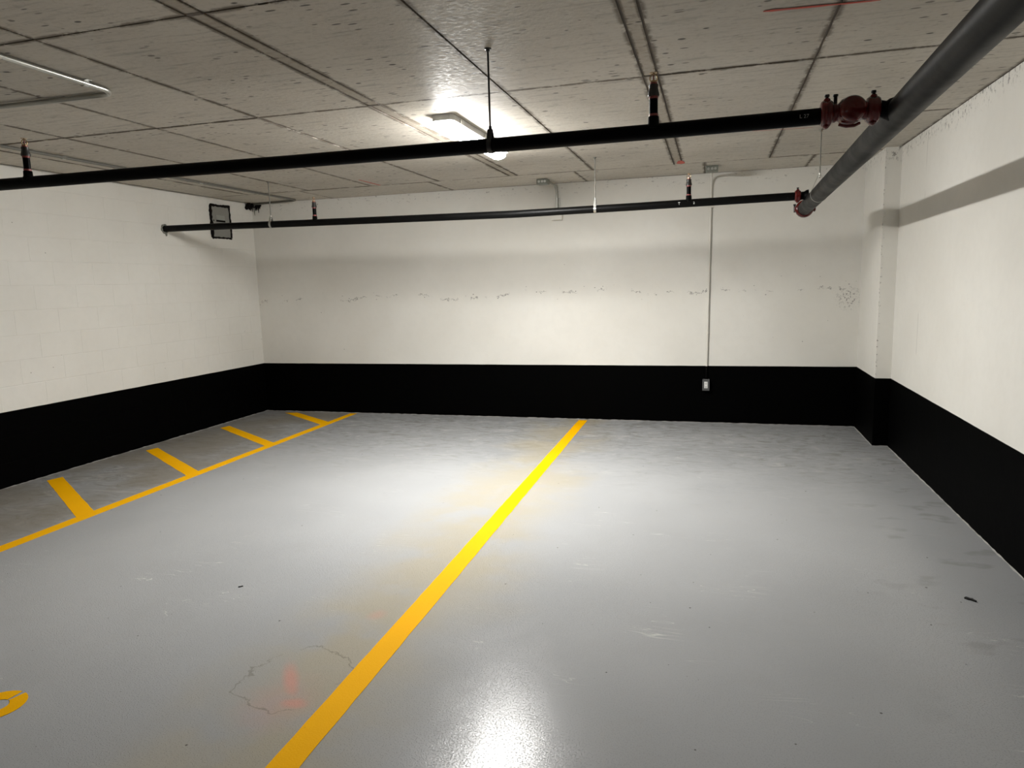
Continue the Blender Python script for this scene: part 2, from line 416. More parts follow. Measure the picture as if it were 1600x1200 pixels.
# left wall: painted concrete blocks in running bond
wall_left = tag(MB().box((XL-T, YF, 0), (XL-0.006, YB, H)).build('wall_left', M['block']), 'white painted concrete block wall with a black lower band', kind='structure')
def block_mesh(L, hgt):
    # local: front face at x=0, tooled joint as a chamfer all round
    c, d = 0.0055, 0.0019
    a, b = L/2, hgt/2
    vs = [(-0.02,-a,-b),(-0.02,a,-b),(-0.02,a,b),(-0.02,-a,b), (-d,-a,-b),(-d,a,-b),(-d,a,b),(-d,-a,b),
          (0,-a+c,-b+c),(0,a-c,-b+c),(0,a-c,b-c),(0,-a+c,b-c)]
    fs = [(3,2,1,0)]+[(i,(i+1)%4,4+(i+1)%4,4+i) for i in range(4)]+[(4+i,4+(i+1)%4,8+(i+1)%4,8+i) for i in range(4)]+[(8,9,10,11)]
    return MB().add(vs, fs).mesh('concrete_block', M['block'])
bm_cache = {}
y_start = YB-0.4*13
rows = [(i*0.2, 0.2) for i in range(12)]+[(2.4, H-2.4)]
for r_i, (z0, hh) in enumerate(rows):
    segs = []
    yy = YB
    first = 0.4 if r_i % 2 == 0 else 0.2
    while yy > y_start+0.01:
        L = first if yy == YB else 0.4
        L = min(L, yy-y_start); segs.append((yy-L/2, L)); yy -= L
    for yc, L in segs:
        key = (round(L, 3), round(hh, 3))
        if key not in bm_cache: bm_cache[key] = block_mesh(*key)
        link('concrete_block', bm_cache[key], wall_left, (XL+random.uniform(-0.0003, 0.0003), yc, z0+hh/2))
# plain wall face nearer than the blocks the camera can see
MB().box((XL-0.02, YF, 0), (XL, y_start, H)).build('wall_face', M['block'], wall_left)

# ceiling: slab with the imprint of every formwork panel
ceiling = tag(MB().box((XL-T, YF-T, H+0.007), (XR+T, YB+T, H+T)).build('ceiling', M['joint']), 'board-marked concrete ceiling with formwork joints', kind='structure')
MB().box((XL, YF, H), (XR, 0.90, H+0.01)).build('ceiling_soffit', M['ceil'], ceiling)
def panel_mesh(wx, wy, mat, name):
    a, b, e = wx/2, wy/2, min(0.034, wx*0.28)
    n = 1
    vs = [(-a,-b,0.008),(a,-b,0.008),(a,b,0.008),(-a,b,0.008), (-a,-b,0),(a,-b,0),(a,b,0),(-a,b,0),
          (-a+e,-b+e,0),(a-e,-b+e,0),(a-e,b-e,0),(-a+e,b-e,0)]
    fs = [(0,1,2,3)]+[(i,4+i,4+(i+1)%4,(i+1)%4) for i in range(4)]+[(4+i,8+i,8+(i+1)%4,4+(i+1)%4) for i in range(4)]+[(11,10,9,8)]
    me = MB().add(vs, fs).mesh(name, mat)
    at = me.attributes.new('edge', 'FLOAT', 'POINT')
    for i, v in enumerate(me.vertices):
        inner = abs(v.co.x) < a-e*0.5 and abs(v.co.y) < b-e*0.5
        at.data[i].value = 0.0 if inner else 1.0
    return me
ys = [0.90, 2.39, 3.864, 5.34, 6.817, YB]
cols = [(XL, -4.94, 'p'), (-4.94, -4.19, 'p'), (-4.19, -3.44, 'p'), (-3.44, -2.69, 'p'), (-2.69, -1.94, 'p'), (-1.94, -1.865, 's'),
        (-1.865, -1.117, 'p'), (-1.117, -0.367, 'p'), (-0.367, -0.293, 's'), (-0.293, 0.457, 'p'), (0.457, 0.835, 'p2'), (0.835, XR, 'p')]
p_cache = {}
def panel(x0, x1, y0, y1, name, mat, gap=0.011):
    wx, wy = round(x1-x0-gap, 3), round(y1-y0-gap, 3)
    key = (wx, wy, name)
    if key not in p_cache: p_cache[key] = panel_mesh(wx, wy, mat, name)
    return link(name, p_cache[key], ceiling, ((x0+x1)/2, (y0+y1)/2, H+random.uniform(-0.0015, 0.0015)))
for j in range(len(ys)-2):
    for x0, x1, kd in cols:
        if kd == 's': panel(x0, x1, ys[j], ys[j+1], 'joint_strip', M['strip'], 0.012)
        elif kd == 'p2': panel(0.457, XR, ys[j], ys[j+1], 'ceiling_panel', M['ceil'])
        elif x0 == 0.835: continue
        else: panel(x0, x1, ys[j], ys[j+1], 'ceiling_panel', M['ceil'])
xs = [XL, -4.30, -2.80, -1.30, -0.10, 0.835, XR]        # long boards along the back wall
for a, b in zip(xs, xs[1:]):
    panel(a, b, ys[-2], YB, 'ceiling_board', M['ceil'], 0.006)

for xc in (-1.9025, -0.33):                              # hardened spill where the strips cross the joints
    for yj in (2.39, 3.864):
        MB().box((xc-0.034, yj-0.016, H-0.003), (xc+0.030, yj+0.006, H+0.006)).build('joint_spill', M['joint'], ceiling)

# bare, ragged edge of the floor paint along the walls
def ragged(p0, p1, inward, name, wdt=0.010):
    p0, p1, nrm = Vector(p0), Vector(p1), Vector(inward)
    L = (p1-p0).length; n = int(L/0.035)+1; vs = []
    for i in range(n+1):
        b = p0.lerp(p1, i/n); k = wdt*random.uniform(0.25, 1.2); h = random.uniform(0.001, 0.006)
        vs += [b-nrm*0.002, b+nrm*k, b+Vector((0,0,h))+nrm*0.001]
    fs = []
    for i in range(n):
        a = i*3; fs += [(a+1, a+4, a+5, a+2)]
    return tag(MB().add(vs, fs).build(name, M['edge']), kind='structure')
ragged((XL, 2.2, 0.0012), (XL, YB, 0.0012), (1,0,0), 'trim_1', 0.012)
ragged((XL, YB, 0.0012), (XJ, YB, 0.0012), (0,-1,0), 'trim_2', 0.012)
ragged((XJ, YB, 0.0012), (XJ, YJ, 0.0012), (-1,0,0), 'trim_3')
ragged((XJ, YJ, 0.0012), (XR, YJ, 0.0012), (0,-1,0), 'trim_4')
ragged((XR, YJ, 0.0012), (XR, 2.4, 0.0012), (-1,0,0), 'trim_5', 0.010)

# ------------------------------------------------------------------ floor markings
def stripe(pts, name, parent=None, z=0.0016):
    """quad painted on the floor with slightly uneven edges"""
    (a, b, c, d) = [Vector((p[0], p[1])) for p in pts]     # a-b one end, d-c the other
    L = ((d+c)/2-(a+b)/2).length; n = max(2, int(L/0.08)); left = []; right = []
    for i in range(n+1):
        t = i/n; j = 0.0018
        l = a.lerp(d, t); r = b.lerp(c, t); dr = (r-l).normalized()
        left.append(l+dr*random.uniform(-j, j)); right.append(r+dr*random.uniform(-j, j))
    return MB().prism([tuple(p) for p in left]+[tuple(p) for p in reversed(right)], 0.0002, z).build(name, M['yellow'], parent)
tag(stripe([(-1.415, 7.475), (-1.318, 7.475), (-1.240, 0.60), (-1.350, 0.60)], 'parking_line'), 'long yellow line dividing the two bays, running up to the back wall', 'floor marking')
hz = thing('hatched_marking', 'yellow bay line with four slanting stubs beside the block wall', 'floor marking', (-4.12, 5.0, 0))
def rel(o, fn, pts): return [(p[0]-o.location.x, p[1]-o.location.y) for p in pts]
stripe(rel(hz, None, [(-4.232, 7.50), (-4.145, 7.50), (-4.072, 1.2), (-4.175, 1.2)]), 'line', hz)
for y0 in (3.675, 4.735, 5.810, 6.857):
    stripe(rel(hz, None, [(-5.285, y0+0.655), (-5.255, y0+0.775), (-4.168, y0+0.068), (-4.176, y0-0.070)]) if y0 < 6.5 else
           rel(hz, None, [(-5.090, y0+0.560), (-4.930, y0+0.590), (-4.180, y0+0.085), (-4.172, y0-0.085)]), 'stub', hz, 0.0014)
def ring_arc(cx, cy, ro, ri, a0, a1, n=22):
    o = [(cx+ro*math.cos(a0+(a1-a0)*i/n), cy+ro*math.sin(a0+(a1-a0)*i/n)) for i in range(n+1)]
    i_ = [(cx+ri*math.cos(a0+(a1-a0)*i/n), cy+ri*math.sin(a0+(a1-a0)*i/n)) for i in range(n+1)]
    return o+i_[::-1]
gl = thing('stencilled_character', 'yellow stencilled round character on the floor at the left edge', 'floor marking', (-2.56, 1.785, 0))
MB().prism(ring_arc(0, 0, 0.098, 0.040, math.radians(-100), math.radians(74)), 0.0002, 0.0016).build('stroke', M['yellow'], gl)
MB().prism(ring_arc(0, 0, 0.098, 0.040, math.radians(86), math.radians(250)), 0.0002, 0.0016).build('stroke', M['yellow'], gl)

# ------------------------------------------------------------------ ceiling lamp
def lamp(loc, mat_lens, label):
    t = thing('ceiling_lamp', label, 'lamp', loc)
    L = 1.24; hw = 0.072
    # housing: shallow tray with rounded ends
    def outline(hl, hw_, r, n=6):
        pts = []
        for cx, cy, a in ((hw_-r, hl-r, 0), (-hw_+r, hl-r, 90), (-hw_+r, -hl+r, 180), (hw_-r, -hl+r, 270)):
            for i in range(n+1):
                an = math.radians(a+90*i/n); pts.append((cx+r*math.cos(an), cy+r*math.sin(an)))
        return pts
    MB().prism(outline(L/2, hw, 0.03), -0.036, 0.0).build('housing', M['lampbody'], t)
    # lens: U-shaped trough below the housing, closed at both ends
    prof = []
    for i in range(11):
        a = PI*i/10; prof.append((0.057*math.cos(a), -0.036-0.050*math.sin(a)**0.6))
    n = len(prof); vs = []
    secs = [(-L/2+0.008, 0.45), (-L/2+0.025, 0.80), (-L/2+0.055, 1.0), (L/2-0.055, 1.0), (L/2-0.025, 0.80), (L/2-0.008, 0.45)]
    for y, s in secs:
        for (px, pz) in prof: vs.append((px*(0.7+0.3*s), y, -0.036+(pz+0.036)*s))
    fs = [(j*n+i, j*n+i+1, (j+1)*n+i+1, (j+1)*n+i) for j in range(len(secs)-1) for i in range(n-1)]
    fs += [tuple(range(n-1, -1, -1)), tuple((len(secs)-1)*n+i for i in range(n))]
    MB().add(vs, fs, True).build('lens', mat_lens, t)
    for s in (-1, 1):
        for yy in (-0.48, 0.0, 0.48):
            MB().prism([(s*0.071, -0.010), (s*0.079, -0.010), (s*0.079, -0.040), (s*0.066, -0.044)], yy-0.014, yy+0.014, 'y').build('clip', M['steel'], t)
    return t
lamp((-1.625, 4.83, H), M['lamp'], 'lit linear vapour-tight ceiling lamp partly behind the near sprinkler pipe')
lamp((-1.672, -3.2, H), M['aisle'], 'lit linear ceiling lamp over the drive aisle behind the camera')
lamp((-4.6, -1.2, H), M['aisle'], 'lit linear ceiling lamp behind the camera near the block wall')

# ------------------------------------------------------------------ sprinkler pipes
def main_at(y): return Vector((0.7195+0.0148*(y-5), y, 2.1102-0.0146*(y-5)))
MR = 0.0572
mp = thing('main_pipe', 'thick charcoal main pipe running along the right wall under the ceiling', 'pipe', main_at(6.66))
def ml(v): return Vector(v)-mp.location
MB().tube([ml(main_at(y)) for y in (YF+0.01, -3, 0, 1.5, 3, 4.5, 5.8, 6.62, 6.69)], MR, 40).build('pipe_body', M['pgrey'], mp)
e = main_at(6.69)
cp = MB().lathe([(0, 0.060), (0.004, 0.073), (0.028, 0.074), (0.036, 0.066), (0.044, 0.066), (0.052, 0.074), (0.062, 0.073), (0.066, 0.060)], ml(main_at(6.655)), (0.0148, 1, -0.0146), 36).build('end_coupling', M['red'], mp)
for s in (-1, 1):
    c0 = ml(main_at(6.688))
    MB().bbox((c0.x+s*0.070-0.012, c0.y-0.018, c0.z-0.022), (c0.x+s*0.070+0.020*(1 if s > 0 else 0.4)+(0.0 if s > 0 else -0.0), c0.y+0.018, c0.z+0.022), 0.005).build('bolt_pad', M['red'], cp)
    MB().lathe([(-0.028, 0.007), (0.030, 0.007), (0.030, 0.011), (0.042, 0.011)], (c0.x+s*0.080, c0.y, c0.z), (0, 0, 1), 8).build('bolt', M['dsteel'], cp)
MB().lathe([(0, 0.058), (0.012, 0.056), (0.022, 0.040), (0.026, 0.0)], ml(main_at(6.722)), (0.0148, 1, -0.0146), 32, caps=False).build('end_cap', M['pgrey'], mp)
def outlet(yc, zoff, name='welded_outlet'):
    m = main_at(yc)
    MB().lathe([(-0.030, 0.046), (-0.047, 0.042), (-0.053, 0.037), (-0.060, 0.0335), (-0.066, 0.0315)], ml((m.x, yc, m.z+zoff)), (1, 0, 0), 24).build(name, M['pblack'], mp)

# branch pipes follow their slight sag
B1 = [(XL+0.002, 3.150, 2.150), (-3.92, 3.153, 2.147), (-3.02, 3.153, 2.145), (-2.0, 3.153, 2.138), (-0.884, 3.153, 2.135), (-0.26, 3.153, 2.136), (0.415, 3.153, 2.141)]
B2 = [(XL+0.004, 6.060, 2.160), (-4.9, 6.08, 2.157), (-4.372, 6.10, 2.150), (-2.98, 6.12, 2.134), (-1.733, 6.12, 2.119), (-0.61, 6.12, 2.126), (0.640, 6.12, 2.137)]
def at_x(B, x):
    for p, q in zip(B, B[1:]):
        if p[0] <= x <= q[0]:
            t = (x-p[0])/(q[0]-p[0]); return Vector(p).lerp(Vector(q), t)
PR = 0.0322
b1 = thing('branch_pipe', 'near black sprinkler branch pipe crossing the whole view in front of the lamp', 'pipe', (0.42, 3.153, 2.14))
MB().tube([Vector(p)-b1.location for p in B1], PR, 28).build('pipe_body', M['pblack'], b1)
b2 = thing('branch_pipe', 'far black sprinkler branch pipe with scuffs, from the block wall to the main pipe', 'pipe', (0.64, 6.12, 2.137))
MB().tube([Vector(p)-b2.location for p in B2], PR, 28).build('pipe_body', M['pscuff'], b2)

def tee(b, B, x, mat):
    p = at_x(B, x)-b.location
    MB().lathe([(0.010, 0.034), (0.026, 0.028), (0.034, 0.0235), (0.060, 0.0225), (0.062, 0.020)], p, (0, 0, 1), 20).build('tee_outlet', mat, b)
for x in (-3.706, -0.257): tee(b1, B1, x, M['pblack'])
for x in (-3.702, -0.211): tee(b2, B2, x, M['pscuff'])

# writing on the pipes
def pipe_text(s, size, x, B, b, mat, name, ang):
    p = at_x(B, x)-b.location
    me = text_mesh(s, size, name); me.materials.clear(); me.materials.append(mat)
    rr = PR+0.0006
    for v in me.vertices:                 # wrap on the pipe: text y -> angle around the pipe axis
        a = ang+v.co.y/rr; k = rr+(0.0004 if v.co.z > 0 else -0.0004)
        v.co = (v.co.x, -k*math.cos(a), k*math.sin(a))
    return link(name, me, b, (p.x, p.y, p.z))
pipe_text('L 27', 0.020, 0.318, B1, b1, M['chalk'], 'chalk_writing', -0.20)
pipe_text('T', 0.030, -0.296, B2, b2, M['wchalk'], 'marker_writing', -0.35)
pipe_text('2', 0.026, -0.175, B2, b2, M['wchalk'], 'marker_writing', -0.35)

# upright sprinklers on their risers
def sprinkler():
    t = thing('upright_sprinkler', 'x', 'sprinkler')      # origin on the tee outlet, 0.06 above the pipe axis
    MB().lathe([(-0.002, 0.0195), (0.011, 0.0195)], (0, 0, 0), (0, 0, 1), 18).build('thread_sealant', M['tape'], t)
    MB().lathe([(0.011, 0.0180), (0.072, 0.0180)], (0, 0, 0), (0, 0, 1), 18).build('riser', M['pblack'], t)
    MB().lathe([(0.072, 0.0195), (0.082, 0.0195)], (0, 0, 0), (0, 0, 1), 18).build('thread_sealant', M['tape'], t)
    MB().lathe([(0.082, 0.0235), (0.090, 0.0245), (0.098, 0.0225), (0.108, 0.0205), (0.116, 0.0185), (0.122, 0.0195), (0.130, 0.0195)], (0, 0, 0), (0, 0, 1), 18).build('reducer', M['iron'], t)
    MB().lathe([(0.130, 0.0150), (0.138, 0.0150)], (0, 0, 0), (0, 0, 1), 18).build('thread_sealant', M['tape'], t)
    h = MB()
    h.lathe([(0.136, 0.0135), (0.146, 0.0135)], (0, 0, 0), (0, 0, 1), 6)
    for s in (-1, 1):
        h.tube([(s*0.013, 0, 0.142), (s*0.0155, 0, 0.152), (s*0.0150, 0, 0.160), (s*0.010, 0, 0.169), (s*0.002, 0, 0.173)], 0.0026, 8)
    h.lathe([(0.168, 0.004), (0.178, 0.004)], (0, 0, 0), (0, 0, 1), 10)
    h.build('frame', M['brass'], t)
    MB().lathe([(0.146, 0.0028), (0.168, 0.0028)], (0, 0, 0), (0, 0, 1), 8).build('bulb', M['tape'], t)
    d = MB()
    n = 16
    for k in range(n):
        a0, a1 = 2*PI*(k+0.18)/n, 2*PI*(k+0.82)/n
        poly = [(0.007*math.cos(a0), 0.007*math.sin(a0)), (0.0165*math.cos(a0), 0.0165*math.sin(a0)), (0.0165*math.cos(a1), 0.0165*math.sin(a1)), (0.007*math.cos(a1), 0.007*math.sin(a1))]
        d.prism(poly, 0.1765, 0.1780)
    d.lathe([(0.1765, 0.0085), (0.1780, 0.0085)], (0, 0, 0), (0, 0, 1), 16)
    d.build('deflector', M['brass'], t)
    return t
SPR = [(B1, -3.706, 'upright sprinkler at the far left of the near branch pipe'),
       (B1, -0.257, 'upright sprinkler on the near branch pipe, between the lamp and the red valve'),
       (B2, -3.702, 'upright sprinkler on the far branch pipe near the block wall'),
       (B2, -0.211, 'upright sprinkler on the far branch pipe beside the long wall conduit')]
sp0 = sprinkler()
for i, (B, x, lab) in enumerate(SPR):
    s = sp0 if i == 0 else copy_tree(sp0)
    p = at_x(B, x); s.location = (p.x, p.y, p.z+0.0605); s.rotation_euler = (0, 0, (0.2, 0.0, 1.3, 0.1)[i])
    tag(s, lab, 'sprinkler', 'upright sprinklers on the branch pipes')

# ------------------------------------------------------------------ valve and couplings
vz = 2.149
v = thing('check_valve', 'dark red valve with two bolted couplings joining the near branch to the main pipe', 'valve', (0.505, 3.153, vz))
def coupling(xa, xb, r, parent, z=0.0, mat='red', y=0.0):
    w_ = xb-xa; mid = (xa+xb)/2
    c = MB().lathe([(xa, r*0.66), (xa+w_*0.06, r*0.90), (xa+w_*0.2, r), (mid-w_*0.1, r), (mid, r*0.93), (mid+w_*0.1, r), (xb-w_*0.2, r), (xb-w_*0.06, r*0.90), (xb, r*0.66)], (0, y, z), (1, 0, 0), 32).build('coupling', M[mat], parent)
    for s in (-1, 1):
        MB().lathe([(-0.016, 0.006), (-0.012, 0.013), (0.012, 0.013), (0.016, 0.006)], (mid, y, z+s*(r-0.003)), (0, 1, 0), 12).build('bolt_pad', M[mat], c)
    return c
c1 = coupling(-0.108, -0.060, 0.0490, v)
c2 = coupling(0.058, 0.110, 0.0490, v)
for c, mx in ((c1, -0.084), (c2, 0.084)):
    for yy in (-0.020,):
        MB().lathe([(0.040, 0.0065), (0.062, 0.0065), (0.062, 0.0095), (0.071, 0.0095)], (mx, yy*0.2, 0.0), (0, 0, 1), 8).build('bolt', M['dsteel'], c)
MB().lathe([(-0.062, 0.036), (-0.052, 0.037), (-0.046, 0.032), (-0.040, 0.036), (-0.030, 0.048), (-0.012, 0.0545), (0.010, 0.0550), (0.028, 0.049), (0.042, 0.037), (0.050, 0.034), (0.060, 0.036)], (0, 0, 0), (1, 0, 0), 36).build('valve_body', M['red'], v)
MB().lathe([(0.0, 0.050), (0.012, 0.050), (0.022, 0.045), (0.028, 0.034), (0.031, 0.0)], (0.006, -0.034, 0.002), (0, -1, 0.05), 32, caps=False).build('valve_cover', M['red'], v)
MB().tube([(-0.040, -0.020, -0.050), (-0.015, -0.030, -0.060), (0.015, -0.030, -0.060), (0.035, -0.020, -0.050)], 0.006, 10).build('rib', M['red'], v)
MB().lathe([(0.034, 0.007), (0.062, 0.007), (0.062, 0.010), (0.070, 0.010)], (-0.052, 0, 0), (0, 0, 1), 8).build('plug', M['dsteel'], v)
mx = main_at(3.153)
MB().tube([ml((0.600, 3.153, vz+0.004)), ml((mx.x-0.050, 3.153, mx.z+0.006))], PR, 24).build('nipple', M['pblack'], mp)
outlet(3.153, 0.006)
k2 = thing('pipe_coupling', 'small dark red coupling where the far branch meets the main pipe', 'coupling', (0.628, 6.12, 2.138))
cc = coupling(-0.024, 0.024, 0.043, k2)
MB().lathe([(0.040, 0.006), (0.058, 0.006), (0.058, 0.009), (0.065, 0.009)], (0, 0, 0), (0, 0, 1), 8).build('bolt', M['dsteel'], cc)
MB().tube([ml((0.646, 6.12, 2.138)), ml((main_at(6.12).x-0.045, 6.12, 2.138))], PR, 24).build('nipple', M['pblack'], mp)
outlet(6.12, 2.138-main_at(6.12).z)

# ------------------------------------------------------------------ hangers
def teardrop(r, top, n=20, wtop=0.010):
    pts = []
    for i in range(n+1):
        a = math.radians(35)-math.radians(250)*i/n     # from upper right, round the bottom, to upper left
        pts.append((r*math.cos(a), r*math.sin(a)))
    pts += [(-wtop, top-0.004), (-wtop*0.6, top), (wtop*0.6, top), (wtop, top-0.004)]
    return pts
def hanger(p, r, axis, mat, label, top=0.075, width=0.020, zc=H):
    t = thing('pipe_hanger', label, 'hanger', tuple(p))
    path = teardrop(r+0.002, top)
    MB().loop(path, 0.003, -width/2, width/2, axis).build('strap', M[mat], t)
    MB().lathe([(top-0.016, 0.0075), (top-0.006, 0.0075)], (0, 0, 0), (0, 0, 1), 6).build('nut', M[mat], t)
    MB().lathe([(top+0.001, 0.0075), (top+0.014, 0.0075)], (0, 0, 0), (0, 0, 1), 6).build('nut', M[mat], t)
    MB().tube([(0, 0, top-0.022), (0, 0, zc-p[2])], 0.0045, 10).build('rod', M['rod'] if mat == 'steel' else M[mat], t)
    MB().lathe([(zc-p[2]-0.014, 0.009), (zc-p[2]-0.004, 0.009), (zc-p[2]-0.004, 0.016), (zc-p[2], 0.016)], (0, 0, 0), (0, 0, 1), 12).build('anchor', M['rod'] if mat == 'steel' else M[mat], t)
    return t
p = at_x(B1, -0.985); hanger(p, PR, 'x', 'dsteel', 'dark rod hanger holding the near branch pipe in front of the lamp', 0.070, 0.021)
p = at_x(B2, -4.185); hanger(p, PR, 'x', 'steel', 'thin steel rod hanger on the far branch pipe near the block wall', 0.070, 0.020)
p = at_x(B2, -0.989); hanger(p, PR, 'x', 'steel', 'bright steel rod hanger in the middle of the far branch pipe', 0.078, 0.020)
p = main_at(5.684); hanger(p, MR, 'y', 'steel', 'steel rod hanger looped round the thick main pipe', 0.135, 0.014)

# ------------------------------------------------------------------ conduits and boxes
def bend(a, corner, b, r, n=8):
    """polyline a -> corner -> b with a rounded corner of radius r"""
    a, c, b = Vector(a), Vector(corner), Vector(b)
    u = (a-c).normalized(); w_ = (b-c).normalized()
    s, e_ = c+u*r, c+w_*r
    pts = [a]
    for i in range(n+1):
        t = i/n; pts.append(s*(1-t)**2+c*2*t*(1-t)+e_*t*t)
    return pts+[b]
def strap(parent, x, y, z, r, along='y'):
    m = MB()
    pts = [((r+0.002)*math.cos(a), (r+0.002)*math.sin(a)) for a in [PI+PI*i/10 for i in range(11)]]
    path = [(-r-0.022, r), (-r-0.002, r)]+pts+[(r+0.002, r), (r+0.022, r)]
    back = [(px*1.0, pz+0.002) for px, pz in reversed(path)]
    half = 0.014
    inner = [(-r-0.022, r-0.002), (-r-0.003, r-0.002)]+[((r+0.004)*math.cos(a), (r+0.004)*math.sin(a)) for a in [PI+PI*i/10 for i in range(11)]]+[(r+0.003, r-0.002), (r+0.022, r-0.002)]
    outer = [(-r-0.022, r), (-r-0.001, r)]+[(r*1.0*math.cos(a)*1.02, r*math.sin(a)*1.02) for a in [PI+PI*i/10 for i in range(11)]]+[(r+0.001, r), (r+0.022, r)]
    for i in range(len(inner)-1):
        q = [inner[i], inner[i+1], outer[i+1], outer[i]]
        if along == 'y': m.prism([(x+a, z+b) for a, b in q], y-half, y+half, 'y')
        else: m.prism([(y+a, z+b) for a, b in q], x-half, x+half, 'x')
    return m.build('strap', M['steel'], parent)
ca = thing('ceiling_conduit', 'galvanised conduit making a right-angle bend on the ceiling at upper left', 'conduit', (-2.975, 3.09, H))
r = 0.0135; zc = -r-0.003
MB().tube(bend((0.055, -2.4, zc), (0.0, 0.0, zc), (-2.443, -0.06, zc), 0.11, 12), r, 14).build('tube', M['galv'], ca)
strap(ca, 0.0, -0.20, zc, r); strap(ca, 0.035, -1.6, zc, r)
cb = thing('ceiling_conduit', 'slim conduit along the ceiling beside the block wall, turning into the far corner', 'conduit', (-4.76, 7.40, H))
r = 0.0105; zc = -r-0.002
MB().tube(bend((0.02, -6.5, zc), (0.05, 0.0, zc), (-0.64, 0.110, zc), 0.05, 8), r, 12).build('tube', M['rod'], cb)
for yy in (-3.07, -1.75): strap(cb, 0.03, yy, zc, r)
MB().lathe([(0, 0.0145), (0.045, 0.0145)], (0.03, -2.60, zc), (0, 1, 0), 12).build('connector', M['steel'], cb)
MB().lathe([(0, 0.0145), (0.045, 0.0145)], (0.038, -1.62, zc), (0, 1, 0), 12).build('connector', M['steel'], cb)

def ceiling_box(x0, x1, y0, y1, dz, label):
    t = thing('junction_box', label, 'junction box', ((x0+x1)/2, (y0+y1)/2, H))
    a, b = (x1-x0)/2, (y1-y0)/2
    MB().bbox((-a, -b, -dz), (a, b, -0.0005), 0.003).build('box_body', M['boxm'], t)
    for kx in (-0.55, 0.05, 0.55):
        MB().lathe([(0, 0.012), (0.002, 0.012)], (a*kx, -b, -dz*0.5), (0, -1, 0), 14).build('knockout', M['steel'], t)
    return t
ceiling_box(-0.092, 0.022, 7.03, 7.14, 0.056, 'small grey junction box on the ceiling above the long wall conduit')
ceiling_box(-1.752, -1.640, 7.13, 7.24, 0.050, 'small grey junction box on the ceiling above the hidden wall box')
# long conduit down the back wall to the outlet
wc = thing('wall_conduit', 'long thin conduit running down the back wall to the outlet', 'conduit', (-0.05, YB, 0))
xw = lambda z: -0.0385-0.0255*(2.55-z)/1.97+0.05
r = 0.011
MB().tube(bend((xw(2.5), -0.395, 2.520), (xw(2.5), -r-0.004, 2.520), (xw(BAND), -r-0.004, BAND), 0.13, 10), r, 12).build('tube', M['white'], wc)
MB().tube([(xw(BAND), -r-0.004, BAND), (xw(0.475), -r-0.004, 0.480)], r, 12).build('tube', M['blackpaint'], wc)
MB().lathe([(0, 0.014), (0.020, 0.014)], (xw(0.475), -r-0.004, 0.468), (0, 0, 1), 12).build('connector', M['blackpaint'], wc)
MB().box((xw(0.95)-0.016, -0.0245, 0.945), (xw(0.95)+0.016, -0.0005, 0.955)).build('strap', M['white'], wc)
MB().box((xw(2.05)-0.016, -0.0275, 2.215), (xw(2.05)+0.024, -0.0005, 2.228)).build('strap', M['white'], wc)
ot = thing('outlet_box', 'grey surface outlet box with white receptacle on the black band', 'outlet', (-0.068, YB, 0.410))
MB().bbox((-0.034, -0.048, -0.058), (0.034, -0.0005, 0.058), 0.004).build('box_body', M['outbox'], ot)
MB().bbox((-0.036, -0.052, -0.060), (0.036, -0.048, 0.060), 0.0015).build('cover_plate', M['outbox'], ot)
rc = MB().bbox((-0.017, -0.056, -0.034), (0.017, -0.051, 0.034), 0.002).build('receptacle', M['outlet'], ot)
for z0 in (0.018, -0.018):
    for s in (-1, 1): MB().box((s*0.006-0.0016, -0.0565, z0-0.005), (s*0.006+0.0016, -0.0555, z0+0.006)).build('slot', M['slot'], rc)
    MB().lathe([(0, 0.003), (0.001, 0.003)], (0, -0.0555, z0-0.010), (0, -1, 0), 10).build('slot', M['slot'], rc)
# short conduit and box behind the far branch pipe
sc = thing('wall_conduit', 'short curved conduit dropping from the ceiling box behind the far branch pipe', 'conduit', (-1.625, YB, 2.30))
MB().tube(bend((-0.018, -0.31, 0.228), (0.0, -0.018, 0.225), (0.0, -0.018, -0.030), 0.12, 10), 0.0115, 12).build('tube', M['galv'], sc)
MB().tube([(0.022, -0.016, 0.10), (0.022, -0.016, -0.030)], 0.007, 10).build('tube', M['galv'], sc)
wb = thing('wall_box', 'small pale box on the back wall behind the far branch pipe', 'junction box', (-1.628, YB, 2.222))
MB().bbox((-0.058, -0.045, -0.050), (0.058, -0.0005, 0.050), 0.004).build('box_body', M['white'], wb)
MB().bbox((-0.060, -0.050, -0.052), (0.060, -0.045, 0.052), 0.0015).build('cover_plate', M['white'], wb)

# ------------------------------------------------------------------ things on the block wall
dp = thing('damper_plate', 'grey plate set in the block wall with a black sealant border', 'wall plate', (XL, 6.935, 2.292))
MB().bbox((-0.010, -0.155, -0.170), (0.005, 0.155, 0.172), 0.002).build('plate', M['damper'], dp)
def bead(y0, z0, y1, z1, r0, seed):
    rnd = random.Random(seed); n = 16; pts = []; rs = []
    for i in range(n+1):
        t = i/n; pts.append((0.004+rnd.uniform(0, 0.003), y0+(y1-y0)*t+rnd.uniform(-0.003, 0.003), z0+(z1-z0)*t+rnd.uniform(-0.003, 0.003))); rs.append(1.3*r0*rnd.uniform(0.7, 1.25))
    return MB().tube(pts, rs, 8).build('sealant_bead', M['sealant'], dp)
bead(-0.162, 0.178, 0.160, 0.183, 0.012, 1); bead(-0.162, 0.182, -0.160, -0.180, 0.014, 2)
bead(0.160, 0.183, 0.166, -0.172, 0.008, 3); bead(-0.162, -0.178, 0.166, -0.178, 0.008, 4)
MB().tube([(0.006, -0.158, -0.176), (0.007, -0.150, -0.196)], [0.010, 0.004], 8).build('sealant_drip', M['sealant'], dp)
MB().tube([(0.006, -0.132, -0.178), (0.007, -0.130, -0.192)], [0.008, 0.003], 8).build('sealant_drip', M['sealant'], dp)
